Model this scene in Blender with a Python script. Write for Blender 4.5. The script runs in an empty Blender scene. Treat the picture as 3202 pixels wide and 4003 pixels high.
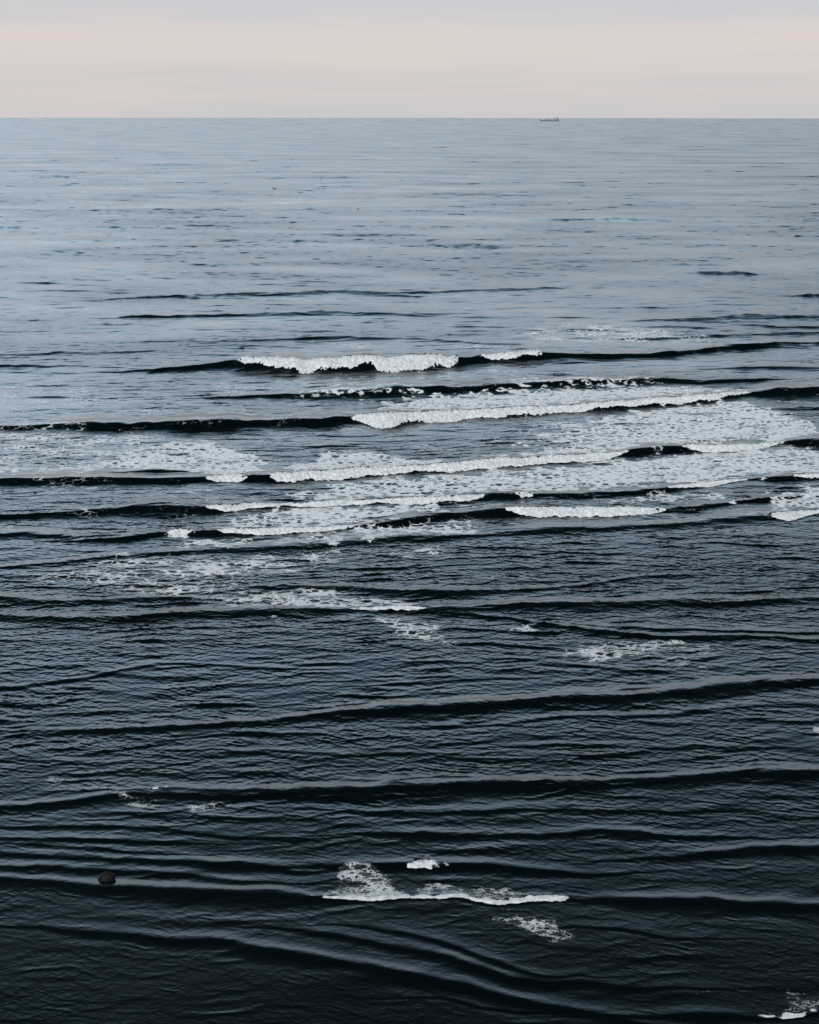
import bpy, bmesh, math, random
import numpy as np
from mathutils import Vector, Matrix

S = bpy.context.scene
COL = S.collection

# ------------------------------------------------------------------ camera
H = 60.0                                   # eye height above the sea
FPX = 5560.0                               # focal length in photo pixels
PITCH = math.radians(15.74)
ROLL = math.radians(-0.05)
RE = 6371000.0
cam_d = bpy.data.cameras.new('camera'); cam = bpy.data.objects.new('camera', cam_d)
COL.objects.link(cam); S.camera = cam
cam_d.sensor_fit = 'VERTICAL'; cam_d.sensor_height = 36.0
cam_d.lens = FPX / 4003.0 * 36.0
cam_d.clip_start = 0.5; cam_d.clip_end = 120000.0
cam.location = (0, 0, H)
cam.rotation_euler = (math.pi/2 - PITCH, ROLL, 0)

# ------------------------------------------------------------------ sky and sun
SUN_EL, SUN_AZ = 50.0, 200.0               # soft light from behind the left shoulder
w = bpy.data.worlds.new('World'); S.world = w; w.use_nodes = True
nt = w.node_tree; nt.nodes.clear()
def N(tree, kind, **kw):
    n = tree.nodes.new(kind)
    for k, v in kw.items():
        if k == 'inp':
            for a, b in v.items(): n.inputs[a].default_value = b
        else: setattr(n, k, v)
    return n
def srgb(r, g, b):
    f = lambda c: (c/12.92 if c <= .04045 else ((c+.055)/1.055)**2.4)
    return (f(r/255), f(g/255), f(b/255), 1)
L = nt.links.new
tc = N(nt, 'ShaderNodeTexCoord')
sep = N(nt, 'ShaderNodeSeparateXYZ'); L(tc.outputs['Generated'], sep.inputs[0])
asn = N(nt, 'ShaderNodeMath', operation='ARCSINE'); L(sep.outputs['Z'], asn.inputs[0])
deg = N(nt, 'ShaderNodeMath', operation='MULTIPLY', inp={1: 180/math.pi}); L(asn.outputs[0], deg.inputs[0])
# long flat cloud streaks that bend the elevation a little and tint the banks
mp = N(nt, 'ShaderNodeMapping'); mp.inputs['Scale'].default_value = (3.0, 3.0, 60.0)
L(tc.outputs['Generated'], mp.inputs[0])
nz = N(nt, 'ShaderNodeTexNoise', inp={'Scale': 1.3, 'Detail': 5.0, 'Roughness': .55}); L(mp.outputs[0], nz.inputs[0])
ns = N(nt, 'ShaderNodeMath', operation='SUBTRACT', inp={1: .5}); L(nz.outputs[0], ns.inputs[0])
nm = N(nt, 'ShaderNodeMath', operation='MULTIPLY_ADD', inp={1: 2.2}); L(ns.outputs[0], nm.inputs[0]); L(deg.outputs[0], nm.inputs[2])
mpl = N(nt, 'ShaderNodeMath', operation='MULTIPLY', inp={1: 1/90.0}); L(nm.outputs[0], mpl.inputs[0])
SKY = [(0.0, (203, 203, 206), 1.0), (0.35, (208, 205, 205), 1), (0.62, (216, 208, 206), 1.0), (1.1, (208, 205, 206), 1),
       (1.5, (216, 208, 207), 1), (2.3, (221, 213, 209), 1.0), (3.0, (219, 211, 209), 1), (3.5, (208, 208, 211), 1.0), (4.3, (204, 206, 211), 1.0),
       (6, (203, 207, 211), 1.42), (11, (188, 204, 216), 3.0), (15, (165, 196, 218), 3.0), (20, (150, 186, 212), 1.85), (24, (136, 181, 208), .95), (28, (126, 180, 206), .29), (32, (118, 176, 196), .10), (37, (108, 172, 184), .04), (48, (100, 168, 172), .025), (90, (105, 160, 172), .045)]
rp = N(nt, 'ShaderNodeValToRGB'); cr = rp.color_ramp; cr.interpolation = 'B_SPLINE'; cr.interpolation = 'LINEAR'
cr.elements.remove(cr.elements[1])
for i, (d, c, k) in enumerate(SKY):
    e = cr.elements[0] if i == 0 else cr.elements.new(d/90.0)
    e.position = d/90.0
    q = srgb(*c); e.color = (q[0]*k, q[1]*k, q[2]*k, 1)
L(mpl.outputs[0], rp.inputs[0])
sky = N(nt, 'ShaderNodeTexSky', sky_type='NISHITA', sun_disc=False, sun_elevation=math.radians(SUN_EL), sun_rotation=math.radians(SUN_AZ))
bg_s = N(nt, 'ShaderNodeBackground', inp={1: 0.05}); L(sky.outputs[0], bg_s.inputs[0])
# unseen brighter blue sky added behind the viewer to light the flat foam
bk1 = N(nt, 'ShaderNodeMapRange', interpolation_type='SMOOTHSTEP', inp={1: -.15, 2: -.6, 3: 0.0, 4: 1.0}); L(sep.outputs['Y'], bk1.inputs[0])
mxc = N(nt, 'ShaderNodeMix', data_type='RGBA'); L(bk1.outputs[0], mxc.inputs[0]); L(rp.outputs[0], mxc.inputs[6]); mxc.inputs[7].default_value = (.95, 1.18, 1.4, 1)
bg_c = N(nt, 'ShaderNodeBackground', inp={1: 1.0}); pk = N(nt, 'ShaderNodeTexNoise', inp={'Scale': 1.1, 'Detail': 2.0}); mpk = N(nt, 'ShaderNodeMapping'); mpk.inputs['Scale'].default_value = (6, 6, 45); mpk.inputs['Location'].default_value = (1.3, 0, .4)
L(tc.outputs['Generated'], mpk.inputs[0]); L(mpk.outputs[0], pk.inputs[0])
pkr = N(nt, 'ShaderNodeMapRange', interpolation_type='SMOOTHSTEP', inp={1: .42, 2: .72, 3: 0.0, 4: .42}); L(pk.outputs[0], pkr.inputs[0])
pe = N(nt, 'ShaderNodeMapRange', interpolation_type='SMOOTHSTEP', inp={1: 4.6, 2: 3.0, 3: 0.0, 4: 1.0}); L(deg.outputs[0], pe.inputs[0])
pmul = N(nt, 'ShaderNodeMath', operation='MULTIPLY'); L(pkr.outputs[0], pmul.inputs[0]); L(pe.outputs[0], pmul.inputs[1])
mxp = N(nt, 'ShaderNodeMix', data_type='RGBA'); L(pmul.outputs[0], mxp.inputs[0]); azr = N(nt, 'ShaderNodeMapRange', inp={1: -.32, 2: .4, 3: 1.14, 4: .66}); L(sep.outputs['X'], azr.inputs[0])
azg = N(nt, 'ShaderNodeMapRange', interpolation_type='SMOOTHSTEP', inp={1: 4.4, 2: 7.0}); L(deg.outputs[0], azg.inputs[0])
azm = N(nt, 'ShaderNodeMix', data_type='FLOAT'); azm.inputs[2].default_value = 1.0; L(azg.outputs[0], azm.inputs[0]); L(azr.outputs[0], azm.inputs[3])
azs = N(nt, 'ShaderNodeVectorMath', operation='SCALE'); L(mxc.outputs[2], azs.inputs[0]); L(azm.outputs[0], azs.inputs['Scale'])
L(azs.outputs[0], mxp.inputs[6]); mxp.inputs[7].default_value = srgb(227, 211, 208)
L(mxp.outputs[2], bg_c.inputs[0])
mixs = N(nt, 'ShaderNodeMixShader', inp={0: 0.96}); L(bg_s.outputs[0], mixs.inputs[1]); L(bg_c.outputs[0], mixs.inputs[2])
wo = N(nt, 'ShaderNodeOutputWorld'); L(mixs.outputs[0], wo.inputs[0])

sd = bpy.data.lights.new('sun', 'SUN'); sd.energy = 2.1; sd.angle = math.radians(20); sd.color = (1, .95, .9)
so = bpy.data.objects.new('sun', sd); COL.objects.link(so)
a, e = math.radians(SUN_AZ), math.radians(SUN_EL)
sdir = Vector((math.sin(a)*math.cos(e), math.cos(a)*math.cos(e), math.sin(e)))
so.rotation_euler = sdir.to_track_quat('Z', 'Y').to_euler(); so.location = sdir*300

S.view_settings.view_transform = 'Standard'; S.view_settings.look = 'None'
S.view_settings.gamma = 1.0; S.view_settings.exposure = 0.0; S.view_settings.use_curve_mapping = False

# ------------------------------------------------------------------ photo geometry -> sea surface
# traced positions are in units of the photograph at 1725 px width (K photo px each)
K = 3202.0/1725.0
CP, SP = math.cos(PITCH), math.sin(PITCH)
def drop(x, y): return -(x*x + y*y)/(2*RE)
def at(fx, fy, z=0.0):
    """point of the level z above the curved sea seen at traced position (fx, fy)"""
    px = (fx*K - 1601.0)/FPX; py = (2001.5 - fy*K)/FPX
    d = Vector((px, CP + py*SP, -SP + py*CP))
    t = (H - z)/-d.z
    for _ in range(30):
        p = d*t
        zz = z + drop(p.x, p.y)
        t = (H - zz)/-d.z
    p = d*t
    return Vector((p.x, p.y, H + p.z))
def project(X, Y):
    dep = Y*CP + H*SP
    return (X/dep*FPX + 1601.0)/K, (2001.5 - (Y*SP - H*CP)/dep*FPX)/K

# ------------------------------------------------------------------ noise tiles (band limited, periodic)
rng = np.random.default_rng(11)
def tile(n, cyc, width=.45, direction=None, spread=2.0):
    """n*n periodic gaussian field with about cyc waves per tile, unit variance"""
    f = np.fft.fftfreq(n)*n
    kx, ky = np.meshgrid(f, f)
    k = np.hypot(kx, ky) + 1e-9
    amp = np.exp(-(np.log(k/cyc)/width)**2)/k
    if direction is not None:
        c = np.abs((kx*math.cos(direction) + ky*math.sin(direction))/k)
        amp = amp*c**spread
    g = np.fft.ifft2((rng.normal(size=(n, n)) + 1j*rng.normal(size=(n, n)))*amp).real
    return (g/g.std()).astype(np.float32)
def samp(T, U, V):
    """bilinear periodic sample, U V in tile units"""
    n = T.shape[0]
    u = (U % 1.0)*n; v = (V % 1.0)*n
    i = u.astype(np.int32); j = v.astype(np.int32)
    fu = (u - i).astype(np.float32); fv = (v - j).astype(np.float32)
    i %= n; j %= n; i2 = (i+1) % n; j2 = (j+1) % n
    return (T[j, i]*(1-fu) + T[j, i2]*fu)*(1-fv) + (T[j2, i]*(1-fu) + T[j2, i2]*fu)*fv
ISO = tile(512, 24, .5)
def noise(X, Y, lam, rot=.4, off=0.0):
    s = lam*24.0
    c, q = math.cos(rot), math.sin(rot)
    return samp(ISO, (X*c - Y*q)/s + off, (X*q + Y*c)/s + off*1.7)
def smooth(a, b, x):
    t = np.clip((x-a)/(b-a), 0, 1); return t*t*(3-2*t)

# ------------------------------------------------------------------ sea grid
PX = 1/1422.0
def theta_rows():
    th = []
    t = math.radians(46.0)
    while t > 0.00436:
        th.append(t)
        dg = math.degrees(t)
        if dg > 37: st = 2.0
        elif dg > 21.5: st = .55
        elif dg > 6.5: st = .26
        else: st = .5
        if t < .02: st = .3
        t -= st*PX
    Y = []
    for t in th:
        # level sea with curvature: H/Y + Y/2R = tan t
        tt = math.tan(t); disc = max(tt*tt - 2*H/RE, 0)
        Y.append((tt - math.sqrt(disc))*RE)
    Y = [y for y in Y if y < 24500]
    y = Y[-1]
    while y < 46000: y *= 1.03; Y.append(y)
    return np.array(Y)
ROWS = theta_rows()
dense = np.arange(-.42, .4201, .00052)
out = [.425]
while out[-1] < 2.6: out.append(out[-1] + .006 + (out[-1]-.42)*.12)
U = np.concatenate([-np.array(out)[::-1], dense, np.array(out)])
nr, nc = len(ROWS), len(U)
print('sea grid', nr, nc)
dY = np.gradient(ROWS)
Yg = np.repeat(ROWS[:, None], nc, 1).astype(np.float32)
Xg = (Yg*U[None, :]).astype(np.float32)
DY = dY[:, None].astype(np.float32)

Z = np.zeros((nr, nc), np.float32)
var_lost = np.zeros((nr, 1), np.float32)

# patches of rougher and slicker water
gust = noise(Xg*.45, Yg, 38, .1, .3)*.6 + noise(Xg*.5, Yg, 130, -.2, .7)*.7
gust2 = noise(Xg, Yg, 13, .25, .55)
# bands: wavelength, rms slope, direction (90 deg = toward shore), spread, tile
D90 = math.pi/2
BANDS = [(0.40, .070, D90-.35, 2.5), (0.66, .066, D90-.34, 4), (0.85, .050, D90+.48, 4), (1.35, .055, D90-.26, 4.5), (2.4, .045, D90+.32, 5),
         (4.6, .036, D90-.12, 5), (8.5, .030, D90+.10, 5), (16, .026, D90-.05, 6), (31, .020, D90+.04, 7), (60, .012, D90, 9)]
SX_ = np.zeros((nr, nc), np.float32); SY_ = np.zeros((nr, nc), np.float32)
calm = np.zeros((nr, nc), np.float32)
# ------------------------------------------------------------------ crests of the incoming swell, traced and laid on the sea
# (steepness k = face width / height, back length factor, points (x, y, thickness of the dark face))
CRESTS = [
 # outside the break
 (3.2, 3, [(210,631,3),(320,622,6),(420,618,9),(520,614,11),(640,613,9),(700,612,5),(760,611,8),(870,614,7),(940,611,4),(1000,608,5),(1100,606,6),(1180,604,2)]),
 (3.2, 3, [(230,668,3),(370,663,5),(480,660,8),(600,657,10),(680,653,10),(760,656,7),(870,659,6),(960,658,3)]),
 (3.5, 3, [(320,718,3),(460,716,5),(560,715,5),(680,706,8),(750,708,6),(850,711,4),(950,716,4),(1050,722,3)]),
 (3.0, 3, [(1340,674,3),(1400,669,6),(1480,668,7),(1560,662,9),(1640,660,10),(1725,661,10),(1900,662,8)]),
 (3.0, 3, [(1590,681,3),(1640,685,7),(1680,686,3),(1725,684,9),(1860,683,6)]),
 (2.6, 3, [(1470,573,2),(1500,570,8),(1540,569,9),(1580,572,5),(1620,575,2)]),
 (3.0, 3, [(1680,620,3),(1710,617,9),(1800,615,9)]),
 (3.6, 3, [(480,505,2),(560,502,5),(640,504,6),(700,508,3)]),
 (3.6, 3, [(820,517,2),(920,514,5),(1010,515,6),(1090,520,3)]),
 (3.6, 3, [(-150,477,4),(0,478,5),(60,477,5),(130,480,2)]),
 (3.6, 3, [(200,478,2),(300,475,4),(430,472,5),(500,475,2)]),
 (3.6, 3, [(1060,462,2),(1180,460,5),(1300,457,6),(1420,462,3)]),
 (3.6, 3, [(1560,497,2),(1640,493,5),(1725,494,6),(1850,494,5)]),
 (3.6, 3, [(-120,374,3),(0,373,4),(100,372,4),(250,368,1)]),
 (3.6, 3, [(330,403,1),(400,400,3),(480,402,2)]),
 (3.6, 3, [(1370,552,2),(1430,553,5),(1520,556,3)]),
 (3.6, 3, [(380,556,2),(450,554,5),(560,556,3)]),
 (3.6, 3, [(10,745,4),(100,742,6),(200,741,4),(330,738,2)]),
 (3.6, 3, [(-150,768,5),(0,770,4),(60,768,5),(120,771,2)]),
 (3.2, 3, [(1340,712,4),(1480,705,6),(1600,700,5),(1725,697,5),(1850,694,5)]),
 (3.2, 3, [(1560,730,3),(1640,726,7),(1725,722,7),(1850,718,6)]),
 # the outer breaker
 (2.0, 3, [(240,782,2),(300,778,5),(400,770,9),(470,762,13),(500,757,18),(600,758,24),(700,757,24),(830,754,24),(930,749,24),(968,749,20),(985,752,14),(1010,748,15),(1080,743,17),(1143,739,16),(1200,743,11),(1300,743,11),(1420,738,11),(1500,731,10),(1580,724,9),(1660,722,6),(1725,721,4)]),
 (2.4, 3, [(420,838,2),(550,832,6),(640,828,9),(720,821,14),(780,818,18),(850,813,20),(870,812,17),(960,812,17),(1050,808,14),(1100,803,14),(1200,800,15),(1290,797,14),(1370,795,12),(1450,797,9),(1560,797,8),(1640,800,3)]),
 (3.2, 3, [(1500,775,3),(1590,770,6),(1725,772,6),(1850,774,5)]),
 (1.9, 4, [(-100,899,8),(30,897,10),(100,894,12),(180,890,15),(260,889,16),(360,885,19),(470,883,18),(560,882,17),(650,880,18),(720,875,22),(745,873,24),(800,875,26),(900,872,22),(1000,868,20),(1100,862,18),(1250,852,16),(1400,840,16),(1500,833,16),(1583,824,15),(1640,817,18),(1725,812,19),(1900,806,18)]),
 (3.0, 3, [(1580,861,2),(1640,857,5),(1725,855,7),(1850,853,7)]),
 (1.9, 4, [(-150,1008,12),(0,1008,14),(100,1007,14),(180,1004,18),(250,1003,20),(330,1001,20),(400,1000,19),(450,1003,17),(500,1005,15),(540,999,18),(558,998,20),(600,1001,18),(700,994,18),(800,987,16),(870,982,17),(950,977,17),(1050,969,18),(1087,966,18),(1150,962,16),(1230,960,16),(1300,952,14),(1340,945,16),(1417,936,17),(1500,939,15),(1580,937,14),(1650,929,16),(1700,922,18),(1725,922,18),(1850,920,15)]),
 (2.4, 3, [(260,996,2),(320,989,9),(360,990,8),(400,995,2)]),
 (2.2, 3, [(-150,1090,9),(0,1086,11),(60,1082,9),(150,1075,15),(300,1064,19),(380,1065,19),(425,1069,18),(480,1069,14),(540,1063,16),(620,1060,12),(700,1056,14),(790,1051,16),(850,1049,14),(940,1047,13),(1028,1042,14),(1060,1039,17),(1128,1037,16),(1200,1037,14),(1288,1036,12),(1380,1028,12),(1468,1018,14),(1577,1008,13),(1650,1003,14),(1725,1000,14),(1850,998,12)]),
 (2.6, 3, [(-100,1073,8),(0,1074,8),(70,1075,6),(120,1077,2)]),
 (2.6, 3, [(-100,1121,12),(0,1122,12),(90,1125,12),(170,1127,8),(220,1131,3)]),
 (1.9, 3, [(160,1140,4),(200,1135,8),(260,1130,12),(320,1121,15),(345,1120,16),(410,1120,16),(428,1116,18),(450,1121,15),(575,1117,13),(660,1113,11),(750,1108,12),(825,1097,16),(862,1091,17),(930,1084,12),(1002,1076,14),(1052,1071,18),(1150,1073,17),(1300,1072,17),(1400,1068,16),(1480,1063,13),(1560,1053,13),(1600,1048,12),(1660,1044,5)]),
 (2.8, 3, [(-100,1200,4),(25,1194,6),(125,1184,8),(250,1168,8),(350,1162,8),(450,1156,12),(550,1151,13),(700,1141,13),(800,1134,13),(862,1129,14),(950,1128,11),(1040,1121,8),(1112,1112,14),(1182,1108,15),(1260,1109,10),(1363,1105,10),(1440,1098,10),(1513,1092,12),(1603,1081,16),(1640,1082,14),(1725,1075,12),(1850,1068,10)]),
 # inside the break: smoother low crests
 (4.2, 2.2, [(-120,1250,13),(0,1253,13),(60,1261,12),(200,1260,9),(350,1256,8),(430,1262,4)]),
 (4.2, 2.2, [(560,1234,3),(625,1231,7),(690,1233,7),(750,1236,8),(800,1240,12),(862,1240,13),(980,1241,12),(1062,1240,8),(1200,1232,4),(1320,1215,6),(1440,1207,4)]),
 (3.4, 2.2, [(-120,1290,10),(0,1293,12),(125,1298,14),(300,1296,13),(400,1287,15),(500,1284,15),(600,1282,13),(675,1280,13),(750,1281,12),(862,1280,13),(912,1275,16),(1112,1268,17),(1250,1264,17),(1312,1264,16),(1462,1260,14),(1660,1258,9),(1850,1254,8)]),
 (4.2, 2.2, [(980,1288,3),(1030,1294,6),(1162,1312,8),(1237,1327,10),(1337,1334,9),(1400,1339,10),(1462,1340,10),(1560,1333,8),(1725,1345,5)]),
 (4.0, 2.2, [(1180,1310,2),(1300,1318,6),(1450,1324,6),(1560,1327,5),(1725,1330,3)]),
 (4.2, 2.0, [(60,1538,3),(200,1533,7),(300,1530,10),(425,1526,10),(550,1512,12),(650,1505,13),(760,1495,15),(862,1485,18),(1062,1475,21),(1212,1463,22),(1362,1458,18),(1462,1443,19),(1610,1434,18),(1725,1427,19),(1850,1421,18)]),
 (4.5, 1.6, [(300,1552,2),(430,1545,6),(560,1543,8),(660,1545,3)]),
 (4.5, 1.6, [(900,1535,3),(1060,1522,7),(1212,1509,9),(1362,1504,9),(1510,1489,11),(1600,1488,4)]),
 (4.2, 2.0, [(-120,1707,14),(0,1695,14),(80,1690,14),(150,1680,13),(275,1664,12),(360,1670,12),(450,1677,11),(560,1675,4)]),
 (4.2, 2.0, [(240,1661,3),(330,1658,6),(420,1661,9),(475,1668,12),(560,1664,15),(650,1660,18),(760,1658,18),(862,1654,19),(940,1648,18),(1012,1644,20),(1120,1643,20),(1212,1642,18),(1362,1639,14),(1462,1630,18),(1560,1626,16),(1660,1623,18),(1850,1614,15)]),
 (4.5, 1.6, [(780,1760,3),(862,1748,13),(937,1752,14),(1050,1758,6),(1170,1752,12),(1300,1742,15),(1400,1755,13),(1510,1758,10),(1600,1762,4)]),
 (4.5, 1.6, [(1300,1808,3),(1412,1797,11),(1520,1790,13),(1610,1783,19),(1725,1780,20),(1850,1776,18)]),
 (4.5, 1.4, [(-120,1755,5),(0,1762,6),(100,1762,7),(175,1763,8),(240,1772,8),(360,1776,3)]),
 (4.5, 1.4, [(-120,1768,6),(0,1774,8),(150,1781,8),(310,1787,7),(360,1795,3)]),
 (4.5, 1.4, [(-120,1733,5),(0,1742,6),(175,1739,8),(290,1744,6),(420,1753,6),(520,1768,5),(580,1760,4)]),
 (4.3, 1.4, [(-120,1790,9),(0,1797,9),(150,1798,8),(300,1809,9),(450,1806,15),(550,1814,14),(640,1826,6),(700,1822,3)]),
 (4.3, 1.4, [(-120,1818,8),(0,1821,11),(200,1824,11),(280,1832,9),(350,1836,11),(475,1850,11),(560,1862,5)]),
 (3.6, 2.0, [(-120,1841,18),(0,1848,16),(80,1850,8),(150,1853,12),(250,1862,17),(340,1866,17),(425,1873,18),(575,1882,19),(650,1889,17),(690,1891,20),(750,1893,20),(862,1890,20),(912,1888,20),(1037,1893,18),(1162,1892,16),(1225,1892,17),(1312,1886,19),(1412,1883,19),(1500,1888,17),(1562,1891,18),(1725,1896,16),(1850,1900,14)]),
 (4.0, 1.8, [(660,1822,4),(725,1816,7),(775,1809,10),(862,1811,12),(952,1817,15),(1087,1827,13),(1200,1835,6),(1290,1833,2)]),
 (4.2, 1.6, [(40,1945,2),(125,1948,8),(200,1956,11),(350,1971,15),(500,1981,16),(650,2009,16),(800,2031,17),(862,2047,17),(962,2071,17),(1062,2096,17),(1162,2113,20),(1210,2120,20),(1287,2134,12),(1350,2146,6)]),
 (4.4, 1.5, [(580,1950,3),(650,1956,9),(800,1984,11),(862,1996,14),(962,2016,15),(1062,2054,15),(1142,2067,14),(1287,2075,11),(1400,2074,5)]),
 (4.4, 1.5, [(760,1945,4),(862,1963,8),(987,2001,11),(1037,2008,11),(1112,2042,10),(1180,2054,4)]),
 (4.4, 1.5, [(1160,1948,3),(1250,1946,6),(1350,1958,6),(1440,1972,5),(1500,1975,2)]),
 (4.0, 1.6, [(1300,2138,3),(1380,2132,8),(1452,2129,13),(1502,2127,14),(1602,2137,16),(1662,2139,17),(1725,2122,17),(1850,2100,17)]),
 (4.5, 1.5, [(862,2094,3),(960,2100,6),(1060,2118,6),(1120,2131,3)]),
 (4.5, 1.5, [(0,1450,9),(100,1431,8),(230,1415,8),(340,1398,5)]),
 (4.5, 1.5, [(380,1395,3),(470,1402,7),(540,1408,7),(620,1408,3)]),
 (4.5, 1.5, [(780,1444,3),(862,1436,9),(1000,1430,8),(1100,1425,4)]),
 (4.5, 1.5, [(400,1583,4),(600,1580,8),(740,1590,6),(900,1583,6),(1050,1592,4)]),
 (4.5, 1.5, [(1000,1575,4),(1150,1565,8),(1350,1570,8),(1530,1575,6)]),
 (4.5, 1.5, [(-80,1600,6),(60,1606,8),(180,1612,8),(300,1606,4)]),
 (4.5, 1.5, [(640,1700,3),(800,1706,8),(960,1712,8),(1100,1705,6),(1300,1700,9),(1450,1705,5)]),
]
# rolling white water: crest index is found by name of its y; (x0, x1, thickness)
ROLLERS = [
 (757, [(500,968,[ (500,6),(520,14),(560,17),(600,18),(660,21),(700,19),(760,18),(830,22),(930,20),(968,12)]), (1008,1143,[(1008,4),(1040,10),(1080,13),(1120,13),(1143,8)])]),
 (812, [(858,1060,[(858,5),(880,12),(960,13),(1020,11),(1060,5)])]),
 (873, [(735,1586,[(735,4),(750,12),(800,22),(850,19),(950,15),(1050,14),(1150,12),(1300,12),(1400,12),(1500,11),(1586,5)])]),
 (1000, [(425,528,[(425,3),(460,10),(500,12),(528,6)]), (562,1330,[(562,4),(590,15),(660,15),(800,13),(900,11),(1000,14),(1090,13),(1110,11),(1150,11),(1250,11),(1330,4)]), (1432,1655,[(1432,4),(1460,11),(1550,10),(1655,4)])]),
 (1049, [(425,1030,[(425,3),(460,10),(500,10),(545,8),(600,4),(700,9),(800,5),(862,11),(950,11),(1030,6)]), (1078,1132,[(1078,4),(1100,10),(1132,4)]), (1400,1580,[(1400,2),(1440,7),(1520,7),(1580,2)]), (1660,1900,[(1660,2),(1700,8),(1900,8)])]),
 (1120, [(343,412,[(343,6),(370,13),(400,11),(412,5)]), (452,760,[(452,3),(480,9),(550,10),(640,8),(700,6),(760,3)]), (1055,1404,[(1055,4),(1090,11),(1130,14),(1200,14),(1330,12),(1404,6)]), (1527,1562,[(1527,2),(1545,6),(1562,2)])]),
 (1129, [(1612,1860,[(1612,5),(1650,12),(1700,9),(1860,8)])]),
 (1280, [(735,912,[(735,2),(790,6),(860,9),(912,3)])]),
 (1893, [(655,1226,[(655,1.5),(700,3.5),(760,5),(850,2.6),(900,3),(950,4.5),(1030,5.5),(1100,6.5),(1180,6),(1226,1.5)])]),
 (1811, [(853,948,[(853,10),(880,15),(920,14),(948,6)])]),
 (1664, [(318,356,[(318,4),(340,7),(356,3)])]),
 (2120, [(1200,1222,[(1200,3),(1211,6),(1222,2)])]),
 (2139, [(1600,1730,[(1600,1.5),(1640,2.2),(1700,2.2),(1730,1.5)])]),
]
def find_crest(y):
    best = None
    for i, (k, b, pts) in enumerate(CRESTS):
        for p in pts:
            if p[1] == y and (best is None or len(pts) > len(CRESTS[best][2])): best = i
    return best
roll_of = {}
for y, segs in ROLLERS:
    i = find_crest(y)
    if i is None: print('NO CREST', y); continue
    roll_of.setdefault(i, []).extend(segs)

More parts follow.
